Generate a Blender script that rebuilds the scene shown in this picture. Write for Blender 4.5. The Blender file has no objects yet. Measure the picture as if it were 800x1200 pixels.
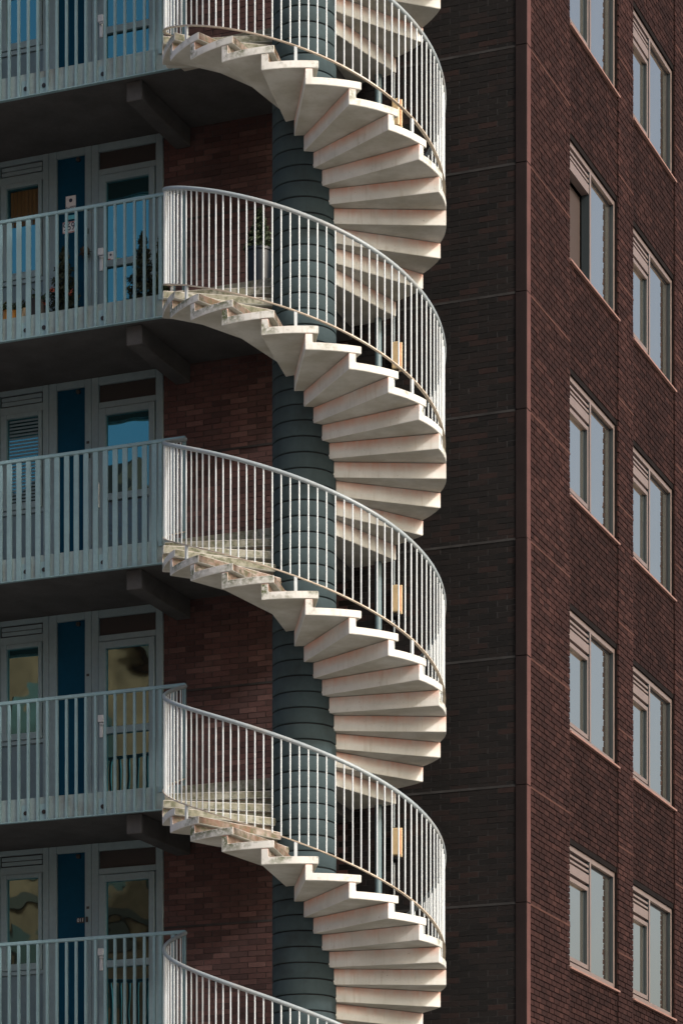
import bpy, bmesh, math, random
from mathutils import Matrix, Vector
random.seed(7)
R = math.radians
scn = bpy.context.scene
col = scn.collection

# ------------------------------------------------------------------ camera, sky, sun, exposure
cam_d = bpy.data.cameras.new('camera'); cam = bpy.data.objects.new('camera', cam_d); col.objects.link(cam)
cam.location = (0, 0, 1.6); cam.rotation_euler = (R(90), 0, 0)
cam_d.sensor_fit = 'VERTICAL'; cam_d.sensor_height = 24.0; cam_d.lens = 3439 / 1200 * 24.0
cam_d.shift_y = 1090 / 1200; cam_d.clip_start = 0.5; cam_d.clip_end = 2000
scn.camera = cam

SUN_DIR = Vector((0.75, -0.66, 0)).normalized()          # horizontal direction towards the sun
SUN_EL = R(31)
world = bpy.data.worlds.new('World'); scn.world = world; world.use_nodes = True
wn = world.node_tree.nodes; wl = world.node_tree.links
bg = wn['Background']; bg.inputs['Strength'].default_value = 0.15
sky = wn.new('ShaderNodeTexSky'); sky.sky_type = 'NISHITA'; sky.sun_disc = False
sky.sun_elevation = SUN_EL; sky.sun_rotation = math.atan2(SUN_DIR.x, SUN_DIR.y)
sky.air_density = 1.0; sky.dust_density = 7.0; sky.ozone_density = 1.0
wl.new(sky.outputs[0], bg.inputs['Color'])
sun_d = bpy.data.lights.new('sun', 'SUN'); sun_d.energy = 2.1; sun_d.angle = R(3.5); sun_d.color = (1.0, 0.94, 0.89)
sun = bpy.data.objects.new('sun', sun_d); col.objects.link(sun)
sd = SUN_DIR * math.cos(SUN_EL) + Vector((0, 0, math.sin(SUN_EL)))
sun.rotation_euler = sd.to_track_quat('Z', 'Y').to_euler(); sun.location = sd * 60
scn.view_settings.view_transform = 'Standard'; scn.view_settings.look = 'None'
scn.view_settings.exposure = 0.25; scn.view_settings.gamma = 1.0

# ------------------------------------------------------------------ frame of the building
# local x runs along the gallery front (to the right), local y runs into the building, corner at origin
CX, CY = 2.100, 33.415
ANG = -math.atan2(0.3713, 0.9285)
ROT = Matrix.Rotation(ANG, 3, 'Z')
def W(x, y, z=0.0):
    v = ROT @ Vector((x, y, z)); return Vector((v.x + CX, v.y + CY, z))
FH = 2.81
def ZB(k): return 11.88 + FH * (3 - k)                     # floor level of storey k (1 = top one in view)
SX, SY = -0.413, 32.65                                     # axis of the stair, in world metres
_s = ROT.inverted() @ Vector((SX - CX, SY - CY, 0)); SLX, SLY = _s.x, _s.y
GY = -1.43                                                 # gallery front edge (local y)

# ------------------------------------------------------------------ materials
def new_mat(name):
    m = bpy.data.materials.new(name); m.use_nodes = True
    nt = m.node_tree; return m, nt.nodes, nt.links, nt.nodes['Principled BSDF']
def N(ns, t, **kw):
    n = ns.new(t)
    for k, v in kw.items(): setattr(n, k, v)
    return n
def ramp(ns, stops):
    r = ns.new('ShaderNodeValToRGB'); e = r.color_ramp.elements
    e[0].position, e[0].color = stops[0][0], (*stops[0][1], 1)
    e[1].position, e[1].color = stops[-1][0], (*stops[-1][1], 1)
    for p, c in stops[1:-1]:
        q = e.new(p); q.color = (*c, 1)
    return r
def mixc(ns, ls, fac, a, b, blend='MIX'):
    m = ns.new('ShaderNodeMix'); m.data_type = 'RGBA'; m.blend_type = blend
    for sock, val in ((m.inputs[0], fac), (m.inputs[6], a), (m.inputs[7], b)):
        if hasattr(val, 'is_output'): ls.new(val, sock)
        elif isinstance(val, tuple): sock.default_value = (*val, 1)
        else: sock.default_value = val
    return m.outputs[2]
def noise(ns, ls, vec, scale, detail=5, rough=.6):
    n = ns.new('ShaderNodeTexNoise'); n.inputs['Scale'].default_value = scale
    n.inputs['Detail'].default_value = detail; n.inputs['Roughness'].default_value = rough
    ls.new(vec, n.inputs['Vector']); return n.outputs['Fac']
def maprange(ns, ls, v, a, b, c=0., d=1.):
    n = ns.new('ShaderNodeMapRange'); ls.new(v, n.inputs[0])
    for i, x in enumerate((a, b, c, d)): n.inputs[i + 1].default_value = x
    return n.outputs[0]
def math_(ns, ls, op, a, b):
    n = ns.new('ShaderNodeMath'); n.operation = op
    for i, v in enumerate((a, b)):
        if hasattr(v, 'is_output'): ls.new(v, n.inputs[i])
        else: n.inputs[i].default_value = v
    return n.outputs[0]
def bump(ns, ls, bs, h, strength=.3, dist=.01):
    b = ns.new('ShaderNodeBump'); b.inputs['Strength'].default_value = strength; b.inputs['Distance'].default_value = dist
    ls.new(h, b.inputs['Height']); ls.new(b.outputs[0], bs.inputs['Normal'])
def pos_vec(ns, ls, sx=1, sy=1, sz=1):
    g = ns.new('ShaderNodeNewGeometry'); mp = ns.new('ShaderNodeMapping'); ls.new(g.outputs['Position'], mp.inputs[0])
    mp.inputs['Scale'].default_value = (sx, sy, sz); return mp.outputs[0]

def plain(name, c, rough=.6, var=.2, scale=6., bmp=.15, metal=0., dirt=None, streak=False, rnd=0.):
    m, ns, ls, bs = new_mat(name)
    if rough >= .85 or 'strip' in name: bs.inputs['Specular IOR Level'].default_value = .12
    v = pos_vec(ns, ls); v2 = pos_vec(ns, ls, 1, 1, .12) if streak else v
    n = noise(ns, ls, v2, scale); n2 = noise(ns, ls, v, scale * 9, 3)
    c1 = tuple(x * (1 - var) for x in c); c2 = tuple(min(1, x * (1 + var)) for x in c)
    r = ramp(ns, [(.3, c1), (.7, c2)]); ls.new(n, r.inputs[0])
    out = mixc(ns, ls, maprange(ns, ls, n2, .35, .7, 0, .25), r.outputs[0], tuple(x * .6 for x in c))
    if dirt:
        out = mixc(ns, ls, maprange(ns, ls, noise(ns, ls, v, 2.3, 6), .52, .7, 0, .7), out, dirt)
    if rnd:
        oi = ns.new('ShaderNodeObjectInfo'); out = mixc(ns, ls, maprange(ns, ls, oi.outputs['Random'], 0, 1, 0, rnd), out, tuple(x * .55 for x in c))
    ls.new(out, bs.inputs['Base Color']); bs.inputs['Roughness'].default_value = rough; bs.inputs['Metallic'].default_value = metal
    if bmp: bump(ns, ls, bs, n2, bmp, .004)
    return m

def brick_mat(name, src, stops):
    m, ns, ls, bs = new_mat(name)
    if src == 'attr':
        a = N(ns, 'ShaderNodeAttribute', attribute_name='tone'); t = a.outputs['Fac']
    else:
        a = ns.new('ShaderNodeObjectInfo'); t = a.outputs['Random']
    r = ramp(ns, stops); ls.new(t, r.inputs[0])
    v = pos_vec(ns, ls)
    fine = noise(ns, ls, v, 60, 4); big = noise(ns, ls, pos_vec(ns, ls, 1, 1, .22), 1.3, 5)
    c = mixc(ns, ls, maprange(ns, ls, fine, .3, .75, 0, .4), r.outputs[0], tuple(x * .35 for x in stops[0][1]))
    c = mixc(ns, ls, maprange(ns, ls, big, .42, .70, 0, .50), c, tuple(x * .5 for x in stops[0][1]))
    ls.new(c, bs.inputs['Base Color']); bs.inputs['Roughness'].default_value = .9; bs.inputs['Specular IOR Level'].default_value = .1
    bump(ns, ls, bs, fine, .5, .006)
    return m
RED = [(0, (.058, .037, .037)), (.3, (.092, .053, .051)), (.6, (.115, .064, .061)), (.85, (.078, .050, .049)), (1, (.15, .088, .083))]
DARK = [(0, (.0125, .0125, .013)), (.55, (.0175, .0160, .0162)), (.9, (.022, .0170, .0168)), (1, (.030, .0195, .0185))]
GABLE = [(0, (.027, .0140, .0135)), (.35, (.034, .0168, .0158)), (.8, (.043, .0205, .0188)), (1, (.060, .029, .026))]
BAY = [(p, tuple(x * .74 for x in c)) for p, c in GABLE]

def stair_mat(kind):
    m, ns, ls, bs = new_mat('stair_concrete_' + kind)
    oi = ns.new('ShaderNodeObjectInfo'); v = pos_vec(ns, ls)
    base = ramp(ns, [(.3, (.56, .575, .555)), (.65, (.69, .705, .69))]); ls.new(noise(ns, ls, v, 3.2, 6), base.inputs[0])
    fine = noise(ns, ls, v, 70, 4)
    c = mixc(ns, ls, maprange(ns, ls, fine, .45, .8, 0, .25), base.outputs[0], (.50, .48, .43))
    dr = noise(ns, ls, pos_vec(ns, ls, 1, 1, .10), 24, 4)
    c = mixc(ns, ls, maprange(ns, ls, dr, .56, .75, 0, .45), c, (.40, .36, .29))
    ch = noise(ns, ls, v, 38, 2); c = mixc(ns, ls, maprange(ns, ls, ch, .70, .74, 0, .6), c, (.22, .20, .17))
    tc = ns.new('ShaderNodeTexCoord'); sep = ns.new('ShaderNodeSeparateXYZ'); ls.new(tc.outputs['Object'], sep.inputs[0])
    z = sep.outputs['Z']
    if kind == 'riser':        # rusty pink wash creeping down from the joint
        n1 = noise(ns, ls, v, 1.9, 5); n2 = noise(ns, ls, pos_vec(ns, ls, 1, 1, .15), 16, 4)
        top = maprange(ns, ls, z, -.02, .096, 0, 1)
        f = math_(ns, ls, 'MULTIPLY', top, maprange(ns, ls, n1, .30, .56, .15, 1))
        f = math_(ns, ls, 'MULTIPLY', f, maprange(ns, ls, n2, .25, .6, .5, 1))
        c = mixc(ns, ls, math_(ns, ls, 'MULTIPLY', f, 1.0), c, (.66, .33, .24))
    elif kind == 'nosealgae':
        c = mixc(ns, ls, maprange(ns, ls, noise(ns, ls, v, 5, 5), .3, .6, .6, .95), c, (.17, .165, .11))
        c = mixc(ns, ls, maprange(ns, ls, noise(ns, ls, v, 16, 5), .48, .62, 0, .8), c, (.075, .085, .045))
    elif kind == 'nosing':     # weathered front edges, warm sunlight put into their ochre colour, with dark algae
        n1 = noise(ns, ls, v, 5, 5)
        c = mixc(ns, ls, maprange(ns, ls, n1, .3, .6, .55, .95), c, (.17, .085, .048))
        c = mixc(ns, ls, maprange(ns, ls, noise(ns, ls, v, 14, 5), .46, .62, 0, .85), c, (.10, .105, .055))
    elif kind == 'end':        # green algae in patches along the upper edge
        n1 = noise(ns, ls, v, 4.5, 6); n2 = noise(ns, ls, v, 22, 5)
        zz = maprange(ns, ls, z, -.085, .0, .25, 1)
        f = math_(ns, ls, 'MULTIPLY', maprange(ns, ls, n1, .50, .62, 0, 1), maprange(ns, ls, n2, .38, .58, 0, 1))
        f = math_(ns, ls, 'MULTIPLY', f, zz)
        f = math_(ns, ls, 'MULTIPLY', f, maprange(ns, ls, oi.outputs['Random'], .1, .9, .35, 1))
        c = mixc(ns, ls, f, c, (.15, .165, .085))
    elif kind == 'endmoss':
        n1 = noise(ns, ls, v, 3.6, 6); n2 = noise(ns, ls, v, 26, 5); n3 = noise(ns, ls, pos_vec(ns, ls, 1, 1, .2), 30, 3)
        zz = maprange(ns, ls, z, -.085, .0, .35, 1)
        f = math_(ns, ls, 'MULTIPLY', maprange(ns, ls, n1, .44, .55, 0, 1), maprange(ns, ls, n2, .34, .54, 0, 1))
        f = math_(ns, ls, 'MULTIPLY', f, zz)
        c = mixc(ns, ls, f, c, (.085, .105, .045))
        c = mixc(ns, ls, maprange(ns, ls, n3, .6, .75, 0, .2), c, (.25, .22, .16))
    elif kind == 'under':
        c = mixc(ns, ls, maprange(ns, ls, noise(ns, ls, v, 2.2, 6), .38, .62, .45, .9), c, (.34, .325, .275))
    elif kind == 'top':
        c = mixc(ns, ls, .5, c, (.20, .21, .14))
    ls.new(c, bs.inputs['Base Color']); bs.inputs['Roughness'].default_value = .8
    bump(ns, ls, bs, fine, .25, .004)
    return m

def glass_mat(name, tint, inner, fac_lo, fac_hi, rough=.015, wav=.0, wscale=2.0, f0=1.5, vary=False):
    m, ns, ls, bs = new_mat(name)
    nt = m.node_tree
    ns.remove(bs); out = ns['Material Output']
    d = ns.new('ShaderNodeBsdfDiffuse'); d.inputs[0].default_value = (*inner, 1)
    if vary:      # pale sky reflection put into the pane's own colour, mottled, varying by window
        oi = ns.new('ShaderNodeObjectInfo'); f = noise(ns, ls, pos_vec(ns, ls, 3, 3, .25), 3.5, 3)
        a = mixc(ns, ls, maprange(ns, ls, f, .3, .7, 0, .55), inner, tuple(x*.62 for x in inner))
        b_ = mixc(ns, ls, maprange(ns, ls, noise(ns, ls, pos_vec(ns, ls), .7, 2), .45, .7, 0, .5), a, tuple(x*.5 for x in inner))
        ls.new(mixc(ns, ls, maprange(ns, ls, oi.outputs['Random'], 0, 1, 0, .35), b_, (.12, .11, .11)), d.inputs[0])
    g = ns.new('ShaderNodeBsdfGlossy'); g.inputs[0].default_value = (*tint, 1); g.inputs['Roughness'].default_value = rough
    lw = ns.new('ShaderNodeFresnel'); lw.inputs[0].default_value = f0
    if wav:
        b = ns.new('ShaderNodeBump'); b.inputs['Strength'].default_value = 1.0; b.inputs['Distance'].default_value = wav
        ls.new(noise(ns, ls, pos_vec(ns, ls), wscale, 1.5, .4), b.inputs['Height']); ls.new(b.outputs[0], g.inputs['Normal'])
    mx = ns.new('ShaderNodeMixShader'); ls.new(maprange(ns, ls, lw.outputs[0], 0, 1, fac_lo, fac_hi), mx.inputs[0])
    ls.new(d.outputs[0], mx.inputs[1]); ls.new(g.outputs[0], mx.inputs[2]); ls.new(mx.outputs[0], out.inputs[0])
    return m

M = {}
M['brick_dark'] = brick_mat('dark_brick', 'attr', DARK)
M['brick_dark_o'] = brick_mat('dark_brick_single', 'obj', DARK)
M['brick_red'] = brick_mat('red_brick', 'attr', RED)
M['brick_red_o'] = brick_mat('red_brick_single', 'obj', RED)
M['brick_gable'] = brick_mat('gable_brick', 'attr', GABLE)
M['brick_gable_o'] = brick_mat('gable_brick_single', 'obj', GABLE)
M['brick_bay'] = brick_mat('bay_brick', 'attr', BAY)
M['mortar'] = plain('mortar', (.060, .060, .061), .95, .3, 5)
M['mortar_dark'] = plain('mortar_dark', (.009, .007, .007), .95, .3, 5)
M['band'] = plain('band_concrete', (.034, .034, .035), .9, .3, 5)
M['band_gable'] = plain('band_gable', (.075, .037, .031), .9, .3, 5)
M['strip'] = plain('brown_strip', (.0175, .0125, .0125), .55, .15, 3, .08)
M['strip_lit_side'] = plain('pink_lit_strip', (.105, .050, .045), .6, .2, 3, .08)  # warm light on the strip's side put into its colour
M['slab'] = plain('slab_concrete', (.075, .076, .078), .9, .2, 2.5, .2)
M['fascia'] = plain('fascia_concrete', (.24, .32, .335), .85, .15, 3, .2, dirt=(.16, .17, .16), streak=True)
M['slat'] = plain('pale_slat_paint', (.20, .325, .365), .5, .10, 3, .03, dirt=(.165, .26, .29))
M['frame'] = plain('pale_frame_paint', (.185, .265, .295), .5, .08, 2, .03)
M['panel'] = plain('grey_blue_panel', (.11, .17, .20), .5, .08, 2, .02)
M['blue'] = plain('blue_panel', (.003, .046, .090), .86, .12, 2, .02)
M['transom'] = plain('dark_transom_panel', (.026, .026, .026), .5, .1, 2, .02)
M['rail'] = plain('stair_rail_paint', (.30, .355, .385), .38, .10, 8, .05, dirt=(.34, .33, .31))
M['baluster'] = plain('white_baluster_paint', (.60, .66, .69), .4, .08, 8, .03)
M['rail_low'] = plain('stair_low_rail', (.55, .47, .38), .35, .2, 10, .05, dirt=(.24, .17, .10))
M['drum'] = plain('slate_drum', (.052, .078, .088), .85, .25, 2.5, .25, dirt=(.035, .045, .048), streak=True, rnd=.35)
M['groove'] = plain('drum_groove', (.018, .02, .022), .9, .1, 4, 0)
M['pole'] = plain('blue_grey_pole', (.13, .20, .23), .4, .1, 4, .03)
M['metal'] = plain('handle_metal', (.62, .66, .70), .35, .05, 5, 0)
M['black'] = plain('black_plastic', (.012, .012, .013), .4, .1, 5, 0)
M['white'] = plain('white_plate', (.62, .64, .66), .5, .05, 5, 0)
M['ink'] = plain('dark_blue_ink', (.02, .03, .07), .5, .05, 5, 0)
M['redline'] = plain('red_edge_ink', (.35, .05, .05), .5, .05, 5, 0)
M['cyan'] = plain('cyan_print', (.12, .50, .62), .5, .05, 5, 0)
M['green'] = plain('green_sticker', (.15, .50, .08), .5, .1, 5, 0)
M['lamp'] = plain('lamp_cream', (.62, .47, .27), .45, .12, 7, 0)
M['lamp_sunlit_side'] = plain('lamp_sunlit_orange', (.60, .30, .17), .45, .1, 7, 0)  # side face coloured orange as if catching the sun
M['winframe'] = plain('pinkish_window_frame', (.185, .145, .133), .45, .08, 4, .02)
M['winjamb_shaded'] = plain('shaded_window_jamb', (.014, .024, .030), .6, .08, 4, .02)  # frame faces turned from the sun, their shade put into the colour
M['sill'] = plain('pink_sill', (.27, .15, .125), .6, .12, 5, .05)
M['inside'] = plain('brown_interior', (.045, .030, .026), .8, .2, 2, 0, streak=True)
M['gasket'] = plain('window_gasket', (.012, .012, .014), .5, .1, 5, 0)
M['terra'] = plain('orange_glaze', (.50, .22, .03), .4, .15, 5, 0)
M['pot_dark'] = plain('dark_pot', (.022, .020, .022), .5, .1, 5, 0)
M['pot_blue'] = plain('slate_blue_pot', (.012, .020, .030), .4, .1, 3, 0)
M['leaf'] = plain('dark_leaf', (.018, .028, .013), .7, .4, 20, 0)
M['leaf2'] = plain('mid_leaf', (.035, .055, .022), .6, .4, 20, 0)
M['flower'] = plain('red_flower', (.35, .07, .04), .7, .2, 20, 0)
M['bark'] = plain('bark', (.06, .045, .03), .9, .2, 20, 0)
M['curtain'] = plain('ochre_curtain', (.11, .070, .032), .9, .2, 14, 0, streak=True)
M['blind'] = plain('pale_blind', (.13, .20, .24), .6, .05, 8, 0)
M['glass_gallery'] = glass_mat('gallery_glass', (.26, .82, .95), (.008, .009, .010), .32, 1.1, wav=.006, wscale=1.5)
M['glass_frost'] = glass_mat('frosted_glass', (.45, .72, .8), (.035, .05, .055), .12, 1.0, rough=.25, wav=.004, wscale=30)
M['glass_gable'] = glass_mat('gable_glass', (1.0, .93, .80), (.27, .26, .235), .88, 1.0, wav=.0012, wscale=1.2, vary=True)
M['paving'] = plain('pale_paving', (.30, .29, .27), .9, .2, .15, 0)
M['brown_block'] = plain('brown_block', (.34, .105, .055), .9, .5, .5, 0)
M['block_roof'] = plain('block_roof', (.12, .05, .035), .9, .2, .5, 0)
M['block_glass'] = plain('block_glass', (.12, .075, .06), .2, .2, .5, 0)
SM = {k: stair_mat(k) for k in ('riser', 'nosing', 'end', 'under', 'top', 'endmoss', 'nosealgae')}

# ------------------------------------------------------------------ mesh helpers
class MB:
    def __init__(s): s.v = []; s.f = []; s.m = []; s.t = []
    def quad(s, pts, mi=0, tone=0.):
        n = len(s.v); s.v += [tuple(p) for p in pts]; s.f.append(tuple(range(n, n + len(pts)))); s.m.append(mi); s.t.append(tone)
    def box(s, x0, x1, y0, y1, z0, z1, mi=0, tone=0., skip=(), mis=None):
        if x0 > x1: x0, x1 = x1, x0
        if y0 > y1: y0, y1 = y1, y0
        n = len(s.v)
        s.v += [(x0,y0,z0),(x1,y0,z0),(x1,y1,z0),(x0,y1,z0),(x0,y0,z1),(x1,y0,z1),(x1,y1,z1),(x0,y1,z1)]
        F = {'b': (0,3,2,1), 't': (4,5,6,7), 'y-': (0,1,5,4), 'x+': (1,2,6,5), 'y+': (2,3,7,6), 'x-': (3,0,4,7)}
        for k, q in F.items():
            if k in skip: continue
            s.f.append(tuple(n + i for i in q)); s.m.append((mis or {}).get(k, mi)); s.t.append(tone)
    def tube(s, pts, r, seg=10, mi=0, cap=True, ry=None):
        pts = [Vector(p) for p in pts]; n0 = len(s.v)
        for i, p in enumerate(pts):
            d = (pts[min(i+1, len(pts)-1)] - pts[max(i-1, 0)]).normalized()
            a = d.cross(Vector((0,0,1))); a = a.normalized() if a.length > 1e-3 else Vector((1,0,0))
            b = a.cross(d).normalized()
            for k in range(seg):
                t = 2*math.pi*k/seg; s.v.append(tuple(p + a*math.cos(t)*r + b*math.sin(t)*(ry or r)))
        for i in range(len(pts)-1):
            for k in range(seg):
                k2 = (k+1) % seg; a_ = n0+i*seg
                s.f.append((a_+k, a_+k2, a_+seg+k2, a_+seg+k)); s.m.append(mi); s.t.append(0)
        if cap:
            s.f.append(tuple(n0+k for k in range(seg-1,-1,-1))); s.m.append(mi); s.t.append(0)
            s.f.append(tuple(n0+(len(pts)-1)*seg+k for k in range(seg))); s.m.append(mi); s.t.append(0)
    def lathe(s, prof, seg=24, mi=0, cx=0, cy=0):
        n0 = len(s.v)
        for r, z in prof:
            for k in range(seg):
                t = 2*math.pi*k/seg; s.v.append((cx+r*math.cos(t), cy+r*math.sin(t), z))
        for i in range(len(prof)-1):
            for k in range(seg):
                k2 = (k+1) % seg; a_ = n0+i*seg
                s.f.append((a_+k, a_+k2, a_+seg+k2, a_+seg+k)); s.m.append(mi); s.t.append(0)
        s.f.append(tuple(n0+k for k in range(seg-1,-1,-1))); s.m.append(mi); s.t.append(0)
        s.f.append(tuple(n0+(len(prof)-1)*seg+k for k in range(seg))); s.m.append(mi); s.t.append(0)
    def mesh(s, name, mats, smooth=False, bevel=0., tone=False):
        me = bpy.data.meshes.new(name); me.from_pydata(s.v, [], s.f)
        for m in (mats if isinstance(mats, (list, tuple)) else [mats]): me.materials.append(m)
        me.polygons.foreach_set('material_index', s.m)
        if tone:
            a = me.attributes.new('tone', 'FLOAT', 'FACE'); a.data.foreach_set('value', s.t)
        me.update()
        if bevel or smooth:
            bm = bmesh.new(); bm.from_mesh(me)
            if bevel:
                ed = [e for e in bm.edges if len(e.link_faces) == 2 and e.calc_face_angle(0) > R(30)]
                bmesh.ops.bevel(bm, geom=ed, offset=bevel, segments=1, affect='EDGES', clamp_overlap=True)
            if smooth:
                for e in bm.edges:
                    if len(e.link_faces) == 2: e.smooth = e.calc_face_angle(0) < R(35)
                for f in bm.faces: f.smooth = True
            bm.to_mesh(me); bm.free()
        return me
def link(name, data, parent=None, loc=(0,0,0), rz=0.):
    o = bpy.data.objects.new(name, data); col.objects.link(o); o.location = loc; o.rotation_euler = (0,0,rz)
    if parent: o.parent = parent
    return o
def tag(o, label, cat, group=None):
    o['label'] = label; o['category'] = cat
    if group: o['group'] = group
    return o
def thing(name, label, cat, base, group=None, rz=ANG):
    o = link(name, None, None, W(*base), rz); o.empty_display_size = .2
    return tag(o, label, cat, group)
def part(name, mb, mats, parent, **kw):
    return link(name, mb.mesh(name, mats, **kw), parent)
def boxpart(name, b, mat, parent, bevel=0., loc=(0,0,0)):
    mb = MB(); mb.box(*b); return link(name, mb.mesh(name, mat, bevel=bevel), parent, loc)
def struct(name, mb, mat, loc=(0,0,0), rz=0., **kw):
    o = link(name, mb.mesh(name, mat, **kw), None, loc, rz); o['kind'] = 'structure'; return o
def text_mesh(txt, size, mat, depth=.001):
    cu = bpy.data.curves.new('lettering', 'FONT'); cu.body = txt; cu.size = size; cu.align_x = 'CENTER'; cu.align_y = 'CENTER'; cu.extrude = depth
    tmp = bpy.data.objects.new('tmp', cu); col.objects.link(tmp)
    dg = bpy.context.evaluated_depsgraph_get(); me = bpy.data.meshes.new_from_object(tmp.evaluated_get(dg))
    bpy.data.objects.remove(tmp); me.materials.clear(); me.materials.append(mat)
    return me

# ------------------------------------------------------------------ ground and the block across the street
g = MB(); g.box(-600, 600, -600, 600, -.5, 0)
struct('ground', g, M['paving'])
def opposite_block(x, y, w, d, h, gable, label):
    t = link('apartment_block', None, None, (x, y, 0), R(78)); tag(t, label, 'building', 'brown blocks across the street')
    mb = MB(); mb.box(-w/2, w/2, 0, d, 0, h); part('wall', mb, M['brown_block'], t)
    mb = MB(); hw = w/2 + .3
    mb.quad([(-hw, -.4, h), (hw, -.4, h), (0, -.4, h+gable)]); mb.quad([(hw, d, h), (-hw, d, h), (0, d, h+gable)])
    mb.quad([(-hw, -.4, h), (0, -.4, h+gable), (0, d, h+gable), (-hw, d, h)]); mb.quad([(0, -.4, h+gable), (hw, -.4, h), (hw, d, h), (0, d, h+gable)])
    mb.quad([(-hw, -.4, h), (-hw, d, h), (hw, d, h), (hw, -.4, h)])
    part('roof', mb, M['block_roof'], t)
    for j in range(1, int(h // 3)):
        boxpart('string_course', (-w/2-.05, w/2+.05, -.12, -.005, 3*j, 3*j+.35), M['block_roof'], t)
    wm = MB(); wm.box(-.7, .7, -.06, 0, 0, 1.5); wme = wm.mesh('window', M['block_glass'])
    for i in range(int(w // 3)):
        for j in range(int(h // 3)):
            for yy, rz in ((0, 0), (d, math.pi)):
                link('window', wme, t, (-w/2 + 1.8 + 3*i, yy, 1 + 3*j), rz)

# ------------------------------------------------------------------ brick walls
CP = FH / 42; BP = 0.23
def clip(u0, u1, ivs):
    out = []
    for a, b in ivs:
        c, d = max(u0, a), min(u1, b)
        if d - c > .035: out.append((c, d))
    return out
def brick_layer(mapbox, z0, z1, ivs_at, pickf, parent, mats_attr, mats_obj, depth_at, kind_at, npick, BP=0.23, jv=.0045, jh=.005):
    """every brick is a small block standing proud of its bed; the nearest whole ones are single objects"""
    stuffs = [MB() for _ in mats_attr]; picks = []
    nz = int((z1 - z0) / CP)
    for j in range(nz):
        za = z0 + j*CP; zc = za + CP/2; off = 0 if j % 2 else BP/2
        ivs = ivs_at(zc)
        if not ivs: continue
        ua, ub = min(i[0] for i in ivs), max(i[1] for i in ivs)
        k = math.floor((ua - off) / BP) - 1
        while k*BP + off < ub:
            u0 = k*BP + off; k += 1
            for c, d in clip(u0 + jv, u0 + BP - jv, ivs):
                pr = depth_at((c+d)/2) + random.uniform(-.0025, .003)
                q = random.random(); q = q if random.random() > .06 else 1.0
                full = d - c > BP - 2*jv - .001
                picks.append((pickf((c+d)/2, zc) if full else 1e9, c, d, za, pr, q))
    picks.sort(key=lambda p: p[0])
    proto = {}
    for i, (key, c, d, za, pr, q) in enumerate(picks):
        ki = kind_at((c+d)/2, q)
        zz0, zz1 = za + jh, za + CP - jh
        if i < npick and key < 1e8:
            if ki not in proto:
                mb = MB(); mapbox(mb, 0, BP-2*jv, -.03, 0, 0, zz1-zz0, 0)
                proto[ki] = mb.mesh('brick', mats_obj[ki])
            loc = mapbox(None, c, 0, pr, 0, zz0, 0, 0)
            link('brick', proto[ki], parent, loc)
        else:
            mapbox(stuffs[ki], c, d, pr-.03, pr, zz0 + random.uniform(-.001,.001), zz1, q)
    for ki, s in enumerate(stuffs):
        if s.f:
            o = part('brickwork', s, mats_attr[ki], parent, tone=True); o['kind'] = 'stuff'

# front wall behind stair (plane y = 0, x from -4.548 to -.125)
ZTOP, ZLOW = 22.6, 5.4
fw = thing('brick_wall', 'dark brick wall with thin pale bands behind the spiral staircase, facing the viewer', 'wall', (0, 0, 0))
mb = MB(); mb.box(-4.548, -.125, .006, .30, 0, 27); part('mortar_bed', mb, M['mortar'], fw)
def map_front(mb, u0, u1, d0, d1, z0, z1, q):
    if mb is None: return (u0, -d0, z0) if False else (u0, -d0, u1 if False else z0)
    mb.box(u0, u1, -d1, -d0, z0, z1, 0, q, skip=('y+',))
def map_front_w(mb, *a):
    if mb is None:
        c, _, pr, _, zz0, _, _ = a; return (c, -pr, zz0)
    return map_front(mb, *a)
band_z = []
for k in range(-1, 7):
    band_z += [ZB(k) + .02, ZB(k) + 1.49]
def front_ivs(zc):
    if any(abs(zc - b) < .034 for b in band_z): return [(-4.548, -.125)]
    return [(-4.548, -.125)]
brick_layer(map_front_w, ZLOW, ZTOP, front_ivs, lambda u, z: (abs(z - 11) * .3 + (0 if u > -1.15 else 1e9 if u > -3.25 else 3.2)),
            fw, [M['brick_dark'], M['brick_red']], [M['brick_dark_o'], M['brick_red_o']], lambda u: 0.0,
            lambda u, q: 1 if u < -2.2 else 0, 300, jv=.006, jh=.0035)  # same wall: right part coloured darker for shade, left part redder as lit
for bz in band_z:
    if ZLOW < bz < ZTOP: boxpart('band_course', (-4.545, -.128, -.0065, .012, bz-.015, bz+.012), M['band'], fw)

# gable wall on the right (plane x = 0, y from .13)
gw = thing('brick_wall', 'red-brown brick gable wall with window bays to the right of the corner strip', 'wall', (0, 0, 0))
PIERS = [(.13, 1.66), (3.69, 4.36), (6.37, 8.15), (10.2, 12.0)]
BAYS = [(1.66, 3.69), (4.36, 6.37), (8.15, 10.2)]
REC = .020
def win_z(k): return ZB(k) + 1.03, ZB(k) + 2.49
WK = range(0, 7)
mb = MB()
for a, b in PIERS: mb.box(-.3, -.018, a, b, 0, 27)
for a, b in BAYS:
    zs = 0.
    for k in sorted(WK, reverse=True):
        lo, hi = win_z(k); mb.box(-.3, -.018-REC, a, b, zs, lo-.02); zs = hi
    mb.box(-.3, -.018-REC, a, b, zs, 27)
part('mortar_bed', mb, M['mortar_dark'], gw)
def map_gable(mb, *a):
    if mb is None:
        c, _, pr, _, zz0, _, _ = a; return (pr, c, zz0)
    u0, u1, d0, d1, z0, z1, q = a
    mb.box(d0, d1, u0, u1, z0, z1, 0, q, skip=('x-',))
def gable_ivs(zc):
    iv = list(PIERS)
    inwin = any(win_z(k)[0] - .03 < zc < win_z(k)[1] + .07 for k in WK)
    if not inwin: iv += BAYS
    return sorted(iv)
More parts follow.
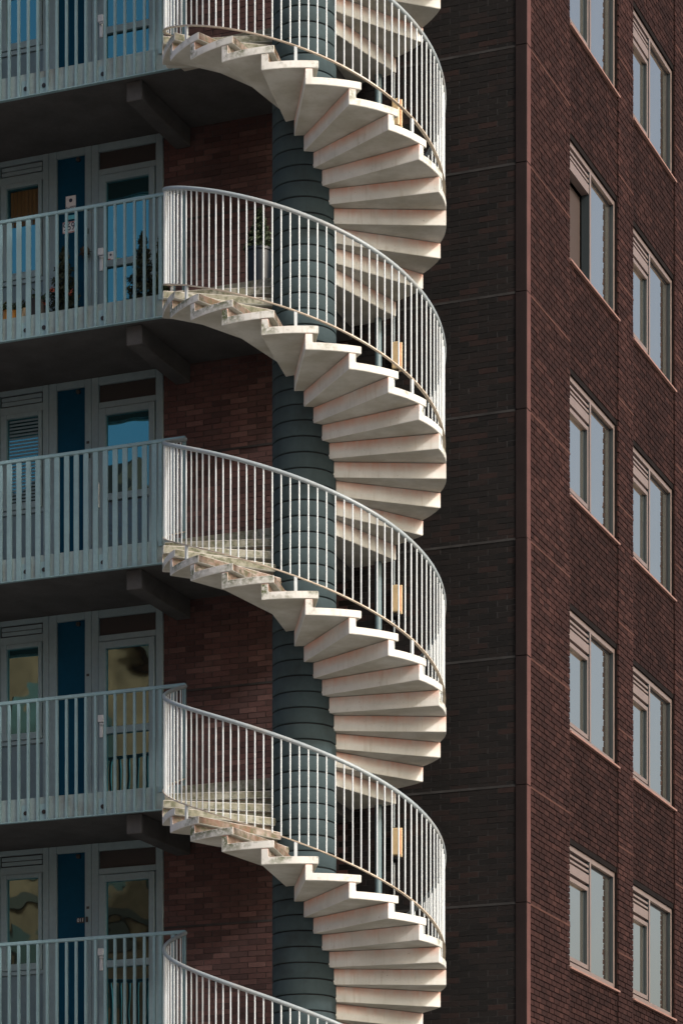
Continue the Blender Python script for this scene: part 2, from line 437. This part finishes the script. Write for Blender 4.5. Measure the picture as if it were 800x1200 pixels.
def gdepth(u):
    return 0.0 if any(a <= u <= b for a, b in PIERS) else -REC
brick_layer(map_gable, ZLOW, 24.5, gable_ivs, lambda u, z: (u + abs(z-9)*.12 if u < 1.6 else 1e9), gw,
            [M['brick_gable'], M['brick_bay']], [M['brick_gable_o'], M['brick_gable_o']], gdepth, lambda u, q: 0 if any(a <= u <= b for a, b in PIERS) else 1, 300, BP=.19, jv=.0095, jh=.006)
for bz in band_z:
    if ZLOW < bz < 24:
        for a, b in PIERS: boxpart('band_course', (-.012, .0065, a+.004, b-.004, bz-.014, bz+.010), M['band_gable'], gw)

# corner strip: stacked lengths with tiny steps at the joints
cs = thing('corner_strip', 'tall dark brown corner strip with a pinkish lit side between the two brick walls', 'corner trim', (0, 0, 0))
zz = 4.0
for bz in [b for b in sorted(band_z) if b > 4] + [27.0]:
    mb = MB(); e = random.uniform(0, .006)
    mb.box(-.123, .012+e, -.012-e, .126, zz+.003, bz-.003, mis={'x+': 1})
    part('strip_length', mb, [M['strip'], M['strip_lit_side']], cs, bevel=.003); zz = bz
mb = MB(); mb.box(-.123, .012, -.012, .126, 0, 3.99, mis={'x+': 1}); part('strip_length', mb, [M['strip'], M['strip_lit_side']], cs)

# gable windows
COLN = ['left column', 'right column', 'column beyond']
ORD = {1: 'topmost', 2: 'second from the top', 3: 'middle', 4: 'second from the bottom', 5: 'lowest'}
def gable_window(bi, k):
    a, b = BAYS[bi]; lo, hi = win_z(k); h = hi - lo; w = b - a
    xf = -.05                                               # front of the frame
    t = link('window', None, gw, (0, a, lo))
    if bi < 2 and k in ORD:
        t['label'] = '%s window in the %s of the gable wall' % (ORD[k], COLN[bi]) + (', its narrow sash dark and open' if (bi, k) == (0, 2) else '')
    ms = .98 if bi == 0 else .92
    fr = MB(); D = .10
    jm = {'y-': 1, 'y+': 1}
    # outer frame, mullion, head, transom of the narrow light
    fr.box(xf-D, xf, .0, .055, 0, h, mis=jm); fr.box(xf-D, xf, w-.055, w-.001, 0, h, mis=jm)
    fr.box(xf-D, xf-.001, .055, w-.055, h-.062, h); fr.box(xf-D, xf-.001, .055, w-.055, 0, .06)
    fr.box(xf-D, xf+.004, ms-.03, ms+.03, .06, h-.062, mis=jm)
    fr.box(xf-D, xf-.004, .055, ms-.03, h-.335, h-.225)
    # sash frame
    s0, s1, sz0, sz1 = .075, ms-.045, .08, h-.375
    if (bi, k) != (0, 2):
        fr.box(xf-.07, xf-.006, s0, s0+.05, sz0, sz1, mis=jm); fr.box(xf-.07, xf-.006, s1-.05, s1, sz0, sz1, mis=jm); fr.box(xf-.09, xf-.046, s1-.085, s1-.0501, sz0+.05, sz1-.05, 1)
        fr.box(xf-.07, xf-.007, s0+.05, s1-.05, sz1-.05, sz1); fr.box(xf-.07, xf-.007, s0+.05, s1-.05, sz0, sz0+.05)
    f = part('frame', fr, [M['winframe'], M['winjamb_shaded']], t)
    gk = MB(); gk.box(xf-.09, xf-.046, ms+.03, ms+.045, .06, h-.062); gk.box(xf-.09, xf-.046, w-.105, w-.055, .06, h-.062)
    gk.box(xf-.09, xf-.046, ms+.045, w-.105, h-.095, h-.062); part('gasket', gk, M['gasket'], t)
    # opaque-backed mirror-bright panes
    p = MB(); p.box(xf-.08, xf-.052, ms+.045, w-.105, .06, h-.095); part('pane', p, M['glass_gable'], t)
    if (bi, k) != (0, 2):
        p = MB(); p.box(xf-.07, xf-.052, s0+.05, s1-.085, sz0+.05, sz1-.05); part('pane', p, M['glass_gable'], t)
    else:
        p = MB(); p.box(xf-.20, xf-.12, .055, ms-.03, .06, h-.36); part('dark_opening', p, M['inside'], t)
        p = MB(); p.tube([(xf-.11, .30, h-.45), (xf-.11, .45, .5)], .006, 6); part('blind_cord', p, M['winframe'], t)
    lv = MB()
    for q in range(2): lv.box(xf-.06, xf-.008, .055, ms-.03, h-.195+.062*q, h-.168+.062*q)
    part('vent_slat', lv, M['winframe'], t)
    bk = MB(); bk.box(xf-.09, xf-.045, .055, ms-.03, h-.225, h-.062)
    bk.box(xf-.11, xf-.075, .055, ms-.03, .06, h-.335) if (bi, k) != (0, 2) else None; part('vent_back', bk, M['gasket'], t)
    sl = MB(); n = len(sl.v)
    y0, y1 = .0, w + .035
    sl.quad([(xf-.02, y0, .0), (.018, y0, -.022), (.018, y1, -.022), (xf-.02, y1, .0)]); sl.quad([(.018, y0, -.022), (.018, y0, -.044), (.018, y1, -.044), (.018, y1, -.022)])
    sl.quad([(.018, y0, -.044), (-.06, y0, -.044), (-.06, y1, -.044), (.018, y1, -.044)]); sl.quad([(xf-.02, y0, 0), (-.06, y0, -.044), (.018, y0, -.044), (.018, y0, -.022)])
    sl.quad([(xf-.02, y1, 0), (.018, y1, -.022), (.018, y1, -.044), (-.06, y1, -.044)])
    part('sill', sl, M['sill'], t)
    boxpart('head_shade_strip', (-.2, -REC-.008, .0, w, h+.001, h+.066), M['mortar_dark'], t)  # dark strip standing in for the shade above the window head
for bi in range(3):
    for k in WK: gable_window(bi, k)

# ------------------------------------------------------------------ galleries
S_END = -4.215 + .30                                        # local x where the gallery rail ends
GX0 = -4.215                                                # local x of the corner seen at the stair
gp = ROT.inverted() @ Vector((-2.046 - CX, 33.5 - CY, 0)); GX0, GPY = gp.x, gp.y
S_END = GX0 + .30
STOREY = {1: 'top storey in view', 2: 'second storey from the top', 3: 'third storey from the top', 4: 'fourth storey from the top', 5: 'lowest storey in view'}
def stair_pt(theta, r):
    th = R(theta); w = Vector((SX + r*math.sin(th) - CX, SY - r*math.cos(th) - CY, 0)); q = ROT.inverted() @ w; return q.x, q.y
def gallery(k):
    zb = ZB(k)
    t = thing('gallery_floor', 'dark concrete access gallery floor of the %s, joining the spiral stair' % STOREY.get(k, 'storey above or below the view'), 'gallery', (GX0, GPY, zb))
    # slab outline: straight front edge up to the column, radial end, back along the wall
    pts = [(-9.5, GPY+.03), (SLX, GPY+.03)]
    pts += [stair_pt(161, .2), stair_pt(161, 1.575)]
    pts += [(stair_pt(161, 1.575)[0], -.012), (-9.5, -.012)]
    pts = [(x-GX0, y-GPY) for x, y in pts]
    mb = MB(); th = .245; n = len(pts)
    mb.quad([(x, y, 0) for x, y in pts]); mb.quad([(x, y, -th) for x, y in reversed(pts)])
    for i in range(n):
        a, b = pts[i], pts[(i+1) % n]; mb.quad([(*a, -th), (*b, -th), (*b, 0), (*a, 0)], 0)
    part('slab', mb, [M['slab'], SM['nosing']], t)
    # landing nosing: pale precast edge, seen from the stair side
    boxpart('landing_edge', (.24, SLX-GX0-.1, -.02, .028, -.125, -.002), SM['nosealgae'], t, .004)
    # fascia behind the slats
    boxpart('fascia', (-5.3, .235, .004, .028, -.25, .02), M['fascia'], t, .003)
    boxpart('edge_flange', (-5.3, .15, -.045, .003, -.262, -.250), M['slat'], t)
    # cantilever beam
    boxpart('beam', (-.50, -.305, .10, 1.44, -.475, -.247), M['slab'], t, .008)
    return t
for k in range(0, 6): gallery(k)

SLX0 = GX0
def balustrade(k):
    zb = ZB(k)
    desc = {1: 'thin slats', 2: 'thin slats right and broad slats left', 3: 'broad slats all along', 4: 'thin slats', 5: 'thin slats cut off below'}.get(k, 'thin slats')
    t = thing('balustrade', 'pale gallery balustrade with %s, %s' % (desc, STOREY.get(k, 'outside the view')), 'railing', (GX0, GPY, zb), 'gallery balustrades')
    hr = MB(); hr.box(-5.3, .30, -.03, .015, 1.125, 1.165); part('handrail', hr, M['slat'], t, bevel=.006)
    thin = MB(); thin.box(-.014, .014, -.030, -.002, -.25, 1.124); thin = thin.mesh('slat', M['slat'])
    wide = MB(); wide.box(-.031, .031, -.020, -.004, -.25, 1.124); wide = wide.mesh('slat', M['slat'])
    i = 0; x = -.089
    while x > -5.25:
        w = wide if (k == 3 or (k == 2 and x < -1.5)) else thin
        link('slat', w, t, (x, 0, 0)); x -= .1244
    # end posts by the stair
    for x0, x1 in ((-.035, .005), (.12, .165), (.262, .277), (.283, .300)):
        boxpart('post', (x0, x1, -.018, .012, -.05, 1.124), M['slat'], t)
    # fixing plates with bolts
    for x0 in (-1.746, -1.508, -.748, -3.2, -3.45):
        small = x0 == -.74
        if not small: boxpart('fixing_plate', (x0-.055, x0+.045, -.001, .004, -.24, -.06), M['slat'], t)
        b = MB(); rr = .012 if small else .026
        n0 = [(x0 + rr*math.cos(a*math.pi/4), -.012, -.155 + rr*math.sin(a*math.pi/4)) for a in range(8)]
        b.quad(n0[::-1]); [b.quad([n0[i], n0[(i+1) % 8], (n0[(i+1) % 8][0], -.001, n0[(i+1) % 8][2]), (n0[i][0], -.001, n0[i][2])]) for i in range(8)]
        part('bolt', b, M['black'], t)
for k in range(1, 6): balustrade(k)

# ------------------------------------------------------------------ flat fronts at the back of each gallery
SHORT = {1: 'top storey', 2: 'second storey down', 3: 'third storey down', 4: 'fourth storey down', 5: 'lowest storey'}
def flat_front(k):
    zb = ZB(k); zt = FH - .247
    what = {1: 'teal reflections in its door', 2: 'stickers on the door and a yellowed curtain', 3: 'a lowered blind in the window', 4: 'rusty brown reflections in the panes', 5: 'dim panes and a black bell'}.get(k, 'plain panes')
    t = thing('flat_entrance_front', 'pale framed flat entrance, %s, %s' % (what, SHORT[k]), 'entrance front', (0, 0, zb), 'flat entrance fronts')
    F = M['frame']
    def fb(name, x0, x1, z0, z1, y0=-.03, y1=.05, mat=F, par=t, bev=.003): return boxpart(name, (x0, x1, y0, y1, z0, z1), mat, par, bev)
    # window unit
    fb('frame_post', -6.155, -6.075, 0, zt); fb('frame_post', -6.90, -6.74, 0, zt)
    fb('frame_rail', -6.739, -6.156, 2.50, zt, -.028); fb('frame_rail', -6.739, -6.156, 2.265, 2.36, -.028)
    fb('frame_rail', -6.739, -6.156, 1.035, 1.088, -.028); fb('frame_rail', -6.739, -6.156, 0, .20, -.028)
    v = fb('vent_grille', -6.739, -6.156, 2.361, 2.499, 0, .04, M['gasket'])
    for q in range(2): boxpart('louvre', (-6.72, -6.17, -.022, 0, 2.375+.058*q, 2.423+.058*q), F, v, .002)
    w = MB()
    w.box(-6.725, -6.645, -.045, .03, 1.09, 2.262); w.box(-6.211, -6.165, -.045, .03, 1.09, 2.262)
    w.box(-6.644, -6.212, -.044, .03, 2.21, 2.262); w.box(-6.644, -6.212, -.044, .03, 1.09, 1.17)
    wd = part('window', w, F, t, bevel=.003)
    boxpart('pane', (-6.644, -6.212, -.004, .004, 1.17, 2.21), M['glass_gallery'], wd)
    if k == 2:
        cu = MB(); n = 70
        for q in range(n):
            xa, xb = -6.60 + .385*q/n, -6.60 + .385*(q+1)/n; ya, yb = -.008 - .004*math.sin(q*1.9) - .002*math.sin(q*.7), -.008 - .004*math.sin((q+1)*1.9) - .002*math.sin((q+1)*.7)
            cu.quad([(xa, ya, 1.74), (xb, yb, 1.74), (xb, yb, 2.17), (xa, ya, 2.17)])
        part('curtain', cu, M['curtain'], wd)
    if k == 3:
        for q in range(24): boxpart('blind_slat', (-6.62, -6.22, -.0085, -.0045, 1.20+.042*q, 1.222+.042*q), M['blind'], wd)
    fb('lower_panel', -6.739, -6.156, .201, 1.034, -.008, .03, M['panel'])
    # blue panel unit
    fb('frame_post', -6.070, -5.966, 0, zt); fb('frame_post', -5.585, -5.500, 0, zt)
    fb('frame_rail', -5.965, -5.586, 2.475, zt, -.028); fb('frame_rail', -5.965, -5.586, 0, .20, -.028)
    fb('blue_panel', -5.965, -5.586, .201, 2.474, 0, .03, M['blue'])
    # door unit
    fb('frame_post', -5.495, -5.400, 0, zt); fb('frame_post', -4.640, -4.549, 0, zt)
    fb('frame_rail', -5.399, -4.641, 2.47, zt, -.028); fb('frame_rail', -5.399, -4.641, 2.182, 2.255, -.028)
    fb('transom_panel', -5.399, -4.641, 2.256, 2.469, 0, .03, M['transom'])
    d = MB()
    d.box(-5.390, -5.298, -.050, .02, .02, 2.172); d.box(-4.724, -4.652, -.050, .02, .02, 2.172)
    d.box(-5.298, -4.724, -.049, .02, 2.087, 2.172); d.box(-5.298, -4.724, -.049, .02, 1.057, 1.14); d.box(-5.298, -4.724, -.049, .02, .02, .25)
    dr = part('door', d, F, t, bevel=.0035)
    boxpart('pane', (-5.298, -4.724, -.012, -.004, 1.14, 2.087), M['glass_gallery'], dr)
    boxpart('pane', (-5.298, -4.724, -.012, -.004, .25, 1.057), M['glass_frost'] if k == 3 else M['glass_gallery'], dr)
    if k != 3:
        h = MB(); h.box(-5.385, -5.315, -.085, -.0505, 1.20, 1.285); h.box(-5.372, -5.332, -.063, -.0505, 1.02, 1.198)
        h.box(-5.36, -5.27, -.10, -.085, 1.165, 1.18); h.box(-5.36, -5.345, -.10, -.063, 1.165, 1.18)
        part('handle', h, M['metal'], dr, bevel=.003)
    else:
        h = MB(); h.box(-5.386, -5.376, -.075, -.0505, .98, 1.28); part('handle', h, M['metal'], dr, bevel=.003)
    # bell and name plate
    boxpart('name_plate', (-5.56, -5.525, -.036, -.0302, 1.78, 1.81), M['transom'], t)
    if k in (1, 3, 5): boxpart('door_bell', (-5.565, -5.54, -.052, -.0302, 1.62, 1.685) if k != 3 else (-5.535, -5.51, -.052, -.0302, 1.60, 1.665), M['black'], t, .004)
    boxpart('panel_lamp', (-5.70, -5.65, -.05, -.0005, 2.40, 2.45), M['transom'], t, .01)
for k in range(1, 6): flat_front(k)
# brick beyond the entrance fronts, left of the frame
lw = thing('brick_wall', 'red brick wall further along the galleries, left of the entrance fronts', 'wall', (0, 0, 0))
mb = MB(); mb.box(-9.5, -6.902, 0, .3, 0, 27); part('mortar_bed', mb, M['brick_red_o'], lw)
mb = MB(); mb.box(-6.901, -4.55, .06, .3, 0, 27); part('backing', mb, M['mortar_dark'], lw)
# roof slab closes the block above the frame
mb = MB(); mb.box(-9.5, .3, -.3, 14, 27.0, 27.6); mb.box(-9.5, -.31, .31, 14, 0, 27)
rf = link('roof', mb.mesh('roof', M['slab']), fw)

# ------------------------------------------------------------------ the spiral staircase
ST = link('spiral_staircase', None, None, (SX, SY, 0)); tag(ST, 'white concrete spiral staircase winding round a slate grey column, with baluster railing', 'staircase')
TOP = -114.2; DTH = 17.2; NR = 16; RZ = FH / NR; LAND = -.035
RO, RI = 1.575, .345; TT = .08
def step_mesh(rear=True, endk='end', nosek='nosing'):
    bm_v = []; faces = []; mats = []
    off_f, off_r = .062, .142                                # upstand front / rear, measured back from the next nosing line
    nxt = R(-DTH)
    def pol(th, r): return (r*math.sin(th), -r*math.cos(th))
    dn = (math.sin(nxt), -math.cos(nxt)); bk = (-math.cos(nxt), -math.sin(nxt))
    def line_pt(off, r):
        l = math.sqrt(max(r*r - off*off, 0)); return (dn[0]*l + bk[0]*off, dn[1]*l + bk[1]*off)
    def ang(p): return math.atan2(p[0], -p[1])
    fo, fi = line_pt(off_f, RO), line_pt(off_f, RI); ro, ri = line_pt(off_r, RO), line_pt(off_r, RI)
    ns = 8
    outer = [pol(ang(fo)*i/ns, RO) for i in range(ns)] + [fo, ro]
    inner = [pol(ang(fi)*i/ns, RI) for i in range(ns)] + [fi, ri]
    V = []; idx = {}
    def v(key, p, z):
        if key not in idx: idx[key] = len(V); V.append((p[0], p[1], z))
        return idx[key]
    F = []
    Hh = RZ - TT - .005
    n = ns + 1
    for i in range(n):
        j = i + 1
        ob, ob2 = v(('ob', i), outer[i], -TT), v(('ob', j), outer[j], -TT)
        ib, ib2 = v(('ib', i), inner[i], -TT), v(('ib', j), inner[j], -TT)
        F.append(((ob, ib, ib2, ob2), 3))
        if j < n or not rear:
            ot, ot2 = v(('ot', i), outer[i], 0), v(('ot', j), outer[j], 0)
            it, it2 = v(('it', i), inner[i], 0), v(('it', j), inner[j], 0)
            F.append(((ot, ot2, it2, it), 4)); F.append(((ob, ob2, ot2, ot), 2)); F.append(((ib2, ib, it, it2), 2))
        else:
            ot, it = v(('ot', i), outer[i], 0), v(('it', i), inner[i], 0)
            ou, ou2 = v(('ou', i), outer[i], Hh), v(('ou', j), outer[j], Hh)
            iu, iu2 = v(('iu', i), inner[i], Hh), v(('iu', j), inner[j], Hh)
            F.append(((ou, ou2, iu2, iu), 4)); F.append(((ot, ou, iu, it), 1))
            F.append(((ob, ob2, ou2, ou, ot), 2)); F.append(((ib2, ib, it, iu, iu2), 2))
            F.append(((ob2, ib2, iu2, ou2), 0))
    if not rear: F.append(((idx[('ob', n)], idx[('ib', n)], idx[('it', n)], idx[('ot', n)]), 0))
    F.append(((idx[('ib', 0)], idx[('ob', 0)], idx[('ot', 0)], idx[('it', 0)]), 1))
    me = bpy.data.meshes.new('step'); me.from_pydata(V, [], [f for f, _ in F])
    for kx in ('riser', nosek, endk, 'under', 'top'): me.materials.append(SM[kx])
    me.polygons.foreach_set('material_index', [m for _, m in F]); me.update()
    bm = bmesh.new(); bm.from_mesh(me); bmesh.ops.recalc_face_normals(bm, faces=bm.faces)
    ed = [e for e in bm.edges if len(e.link_faces) == 2 and e.calc_face_angle(0) > R(40)]
    bmesh.ops.bevel(bm, geom=ed, offset=.005, segments=2, affect='EDGES', clamp_overlap=True)
    bm.to_mesh(me); bm.free()
    return me
STEP = step_mesh(True); STEP_MOSS = step_mesh(True, 'endmoss'); STEP_ALGAE = step_mesh(True, 'endmoss', 'nosealgae'); STEP_FLAT = step_mesh(False, 'endmoss', 'nosealgae')
for k in range(0, 6):
    zl = ZB(k) + LAND
    for i in range(1, NR + 1):
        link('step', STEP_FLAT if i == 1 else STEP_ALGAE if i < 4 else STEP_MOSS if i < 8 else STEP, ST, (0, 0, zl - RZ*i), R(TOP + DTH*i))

# column of drums, one to each riser
dm = MB(); dm.lathe([(.338, .0), (.352, .004), (.356, .010), (.356, RZ-.022), (.352, RZ-.014), (.338, RZ-.010)], 56); DRUM = dm.mesh('drum', M['drum'], smooth=True)
cm = MB(); cm.lathe([(.339, 0), (.339, ZB(-1)+1.5)], 40); column = part('column', cm, M['groove'], ST, smooth=True)
z = .05
nd = int((ZB(0)+1.6) / RZ); z0 = (ZB(3) + LAND) - 200*RZ
j = 0
while True:
    z = z0 + j*RZ; j += 1
    if z < 0.02: continue
    if z > ZB(0) + 1.6: break
    link('drum', DRUM, column, (0, 0, z - .04 + random.uniform(-.001, .001)), random.uniform(0, 6.28) if False else 0)

# railings, one to each flight
RR = 1.553
def line_z(th): return -RZ*(th - TOP)/DTH
TH0, TH1 = -119., 151.
def railing(k):
    zl = ZB(k) + LAND
    r = link('railing', None, ST, (0, 0, zl)); r.empty_display_size = .1
    pts = []
    th = TH0
    while th <= TH1: pts.append((RR*math.sin(R(th)), -RR*math.cos(R(th)), line_z(th) + 1.12)); th += 3
    hm = MB(); hm.tube(pts, .0235, 12); part('handrail', hm, M['rail'], r, smooth=True)
    bm_ = MB(); th = TH0; ring = []
    while th <= TH1:
        s, c = math.sin(R(th)), -math.cos(R(th)); z = line_z(th) + .07
        ring.append([((RR+a)*s, (RR+a)*c, z+b) for a, b in ((-.017, -.006), (.017, -.006), (.017, .006), (-.017, .006))]); th += 3
    for a, b in zip(ring, ring[1:]):
        for q in range(4): bm_.quad([a[q], b[q], b[(q+1) % 4], a[(q+1) % 4]])
    bm_.quad(ring[0]); bm_.quad(ring[-1][::-1]); part('bottom_rail', bm_, M['rail_low'], r)
    th = TH0 + .6; rest = MB()
    while th < TH1:
        x, y, z = RR*math.sin(R(th)), -RR*math.cos(R(th)), line_z(th) + .074
        vis = (th < 112)
        vz = zl + z
        if k == 0 and th < 40: vis = False
        if k == 5 and th > 20: vis = False
        if vis: link('baluster', BAL, r, (x, y, z), R(th))
        else: rest.tube([(x, y, z), (x, y, z+1.03)], .0095, 6, cap=False)
        th += 3.55
    o = part('baluster_row', rest, M['baluster'], r); o['kind'] = 'stuff'
    th = -2.6 - 51.6*2
    while th < TH1:
        i = math.ceil((th - TOP)/DTH - 1e-6) if th > TOP else 0
        tz = -RZ*max(i, 0); x, y = RR*math.sin(R(th)), -RR*math.cos(R(th))
        boxpart('foot_post', (-.016, .016, -.012, .012, tz-.004, line_z(th) + .068), M['baluster'], r, loc=(x, y, 0)).rotation_euler.z = R(th)
        th += 51.6
bl = MB(); bl.tube([(0, 0, 0), (0, 0, 1.03)], .0086, 8, cap=False); BAL = bl.mesh('baluster', M['baluster'], smooth=True)
for k in range(0, 6): railing(k)

# slender pole carrying the landings
px, py = ROT.inverted() @ Vector((0, 0, 0)).xy.to_3d().xy if False else (0, 0)
for k in range(0, 6):
    zl = ZB(k) + LAND
    th = R(145.8); x, y = SX + 1.49*math.sin(th), SY - 1.49*math.cos(th)
    pm = MB(); pm.lathe([(.040, 0), (.040, FH - TT - .004)], 20); pm.lathe([(.07, .0005), (.07, .012)], 20)
    o = link('support_pole', pm.mesh('support_pole', M['pole'], smooth=True), ST, (x-SX, y-SY, zl))

# ------------------------------------------------------------------ wall lamps and conduit
LL = {1: 'topmost wall lamp', 2: 'second wall lamp from the top', 3: 'third wall lamp from the top', 4: 'fourth wall lamp from the top'}
for k in range(0, 6):
    zb = ZB(k) - FH + 2.11
    if k == 5: continue
    lab = {0: 'topmost', 1: 'second from the top', 2: 'third from the top', 3: 'lowest'}
    t = thing('wall_lamp', 'cream box lamp on dark brick behind the railing, %s' % {0: 'above the top flight', 1: 'on the top flight in view', 2: 'second from the top', 3: 'third from the top', 4: 'lowest one in view'}[k], 'wall lamp', (-1.555, -.004, zb), 'wall lamps behind the stair')
    # k counts landings: lamp hangs below landing k
    mb = MB(); mb.box(-.055, .055, -.02, 0, .0, .34); part('back_plate', mb, M['lamp'], t, bevel=.006)
    mb = MB(); mb.box(-.048, .048, -.095, -.0205, .012, .328, mis={'x+': 1}); part('cover', mb, [M['lamp'], M['lamp_sunlit_side']], t, bevel=.012)
    mb = MB(); mb.box(-.045, .045, -.08, 0, -.03, -.001); part('base_cap', mb, M['black'], t, bevel=.004)
ct = thing('conduit', 'thin pale electrical conduit running up the dark brick through the wall lamps', 'conduit', (-1.60, -.015, 0))
for k in range(0, 7):
    mb = MB(); lo = ZB(k) - FH + 2.46; mb.tube([(0, 0, lo), (0, 0, lo + 2.40)], .010, 8); part('conduit_length', mb, M['rail'], ct, smooth=True)

# ------------------------------------------------------------------ signs and stickers
def plate(name, label, cat, x, z, w, h, mat, y=-.0035, group=None):
    t = thing(name, label, cat, (x, y, z), group)
    boxpart('plate', (-w/2, w/2, -.003, .003, -h/2, h/2), mat, t); return t
def lettering(t, txt, size, mat, x=0, z=0, sx=1.0):
    o = link('lettering', text_mesh(txt, size, mat), t, (x, -.0045, z)); o.rotation_euler = (R(90), 0, 0); o.scale = (sx, 1, 1); return o
zb = ZB(2)
t = plate('number_plate', 'white house number plate reading 969 on the blue panel', 'number plate', -5.810, zb+1.634, .17, .135, M['white'])
lettering(t, '969', .135, M['ink'], 0, .002, .80)
boxpart('edge_line', (-.085, .085, -.0045, -.0031, -.064, -.056), M['redline'], t); boxpart('edge_line', (-.085, .085, -.0045, -.0031, .056, .064), M['redline'], t)
t = plate('alarm_sign', 'white alarm sign with dark emblem above the 969 number plate', 'sign', -5.787, zb+1.926, .135, .17, M['white'])
mb = MB(); mb.quad([(.024*math.cos(a*math.pi/6), -.0042, .03+.024*math.sin(a*math.pi/6)) for a in range(12)][::-1]); part('emblem', mb, M['ink'], t)
lettering(t, 'ALARM', .042, M['ink'], 0, -.055)
t = plate('cyan_label', 'small cyan label between alarm sign and number plate', 'label', -5.769, zb+1.752, .10, .05, M['cyan'])
t = plate('door_sticker', 'white sticker with blue star and red block low on the 969 door glass', 'sticker', -5.243, zb+1.175, .075, .15, M['white'], -.0155)
mb = MB(); mb.quad([((.022 if a % 2 == 0 else .010)*math.cos(a*math.pi/5), -.0042, .035+(.022 if a % 2 == 0 else .010)*math.sin(a*math.pi/5)) for a in range(10)][::-1]); part('star', mb, M['ink'], t)
boxpart('red_block', (-.037, .0, -.0043, -.0031, -.05, -.01), M['redline'], t)
t = plate('green_sticker', 'small green sticker beside the white one on the 969 door glass', 'sticker', -5.150, zb+1.13, .045, .06, M['green'], -.0155)
t = plate('number_plate', 'small grey number plate beside the black bell on the lowest blue panel', 'number plate', -5.655, ZB(5)+1.655, .10, .065, M['transom'])
lettering(t, '011', .06, M['white'])
# hanging ornament on the frame post by the 969 door
t = thing('hanging_ornament', 'brown dried flower ball hanging from a black hook beside the 969 door', 'ornament', (-5.55, -.04, zb+1.28))
mb = MB(); mb.box(-.02, .02, -.02, .008, .22, .285); part('hook', mb, M['black'], t, bevel=.006)
mb = MB(); mb.tube([(-.012, -.02, .24), (-.018, -.035, .10), (0, -.05, .03)], .004, 6); mb.tube([(.012, -.02, .24), (.018, -.035, .10), (0, -.05, .03)], .004, 6); part('cord', mb, M['black'], t)

# ------------------------------------------------------------------ plants and pots on the second gallery
def leaf_cloud(n, shape, size, mb, mi=0):
    for _ in range(n):
        p = shape(); s = size * random.uniform(.6, 1.3)
        a = Vector((random.gauss(0,1), random.gauss(0,1), random.gauss(0,1))).normalized(); b = a.orthogonal().normalized()
        c = a.cross(b); l = b*s; w = c*s*.35
        mb.quad([p - l*.5, p + w*.5, p + l*.6, p - w*.5], mi)
mbo = MB(); leaf_cloud(160, lambda: Vector((random.gauss(0, .030), random.gauss(-.05, .026), random.gauss(-.02, .030))), .035, mbo)
for v in (0,): mbo.lathe([(.01, -.06), (.045, -.04), (.055, 0), (.04, .04), (.01, .05)], 12, 0, 0, -.05)
part('flower_ball', mbo, M['bark'], t)
def conifer(label, x, y, h, r, flowers=0, potm='pot_dark', leafm='leaf', ph=.28):
    t = thing('potted_conifer', label, 'potted plant', (x, y, zb))
    mb = MB(); mb.lathe([(.11, 0), (.15, ph-.03), (.165, ph-.03), (.165, ph), (.14, ph), (.13, ph-.03)], 20); part('pot', mb, M[potm], t, smooth=True)
    mb = MB(); mb.tube([(0, 0, ph-.05), (.01, 0, ph+h*.5), (0, .01, ph+h*.9)], .015, 6); part('stem', mb, M['bark'], t)
    mb = MB()
    def sh():
        f = random.random()**1.5; rr = r*(1-f)**.75*(.7+.3*math.sin(f*37))*math.sqrt(random.random()); a = random.uniform(0, 6.28)
        return Vector((rr*math.cos(a), rr*math.sin(a), ph + f*h))
    leaf_cloud(3200, sh, .06, mb); part('foliage', mb, M[leafm], t)
    if flowers:
        mb = MB()
        for _ in range(flowers):
            a = random.uniform(3.4, 6.0); q = Vector((r*.8*math.cos(a), r*.8*math.sin(a), ph+random.uniform(.15, .35)))
            leaf_cloud(14, lambda: q + Vector((random.gauss(0, .02), random.gauss(0, .02), random.gauss(0, .012))), .05, mb)
        part('flower', mb, M['flower'], t)
    return t
conifer('dark bushy plant with red flowers in front of the blue 969 panel', -5.65, -.45, .92, .30, 3)
conifer('tall dark conifer in front of the 969 door glass', -4.56, -.55, .90, .27)
conifer('slender dark plant squeezed between the conifer and the end of the balustrade', -4.31, -.60, .78, .13, 0, 'pot_dark', 'leaf2')
conifer('green shrub in a slate blue pot on the landing beside the stair column', -3.05, -.58, .48, .20, 0, 'pot_blue', 'leaf2', .72)
def orange_pot(label, x, y, r, h, mat, leaves):
    t = thing('plant_pot', label, 'plant pot', (x, y, zb))
    mb = MB(); mb.lathe([(r*.6, 0), (r*.85, h*.4), (r, h*.75), (r*.8, h-.02), (r*.86, h), (r*.7, h), (r*.6, h-.05)], 24); part('pot', mb, M[mat], t, smooth=True)
    mb = MB(); leaf_cloud(leaves, lambda: Vector((random.gauss(0, r*.4), random.gauss(0, r*.4), h + abs(random.gauss(0, .05)))), .09, mb); part('foliage', mb, M['leaf2'], t)
orange_pot('bright orange glazed pot with leafy top behind the broad slats', -6.29, -.60, .115, .46, 'terra', 90)
orange_pot('small tan pot between the orange pot and the dark tub', -6.09, -.60, .055, .47, 'lamp', 30)
orange_pot('dark tub between the small tan pot and the bushy plant', -5.92, -.62, .13, .53, 'pot_dark', 60)

# the brown gabled blocks across the street that the gallery panes mirror
bx, by = -3 - .74*42, 35 - .676*42
opposite_block(bx, by, 13, 11, 22.5, 5.0, 'brown gabled block across the street, mirrored in the gallery panes, nearest one')
opposite_block(bx - 11, by + 12, 13, 11, 21.0, 5.5, 'brown gabled block across the street, farther along')
opposite_block(bx + 10, by - 12, 13, 11, 20.0, 5.0, 'lower brown gabled block across the street')
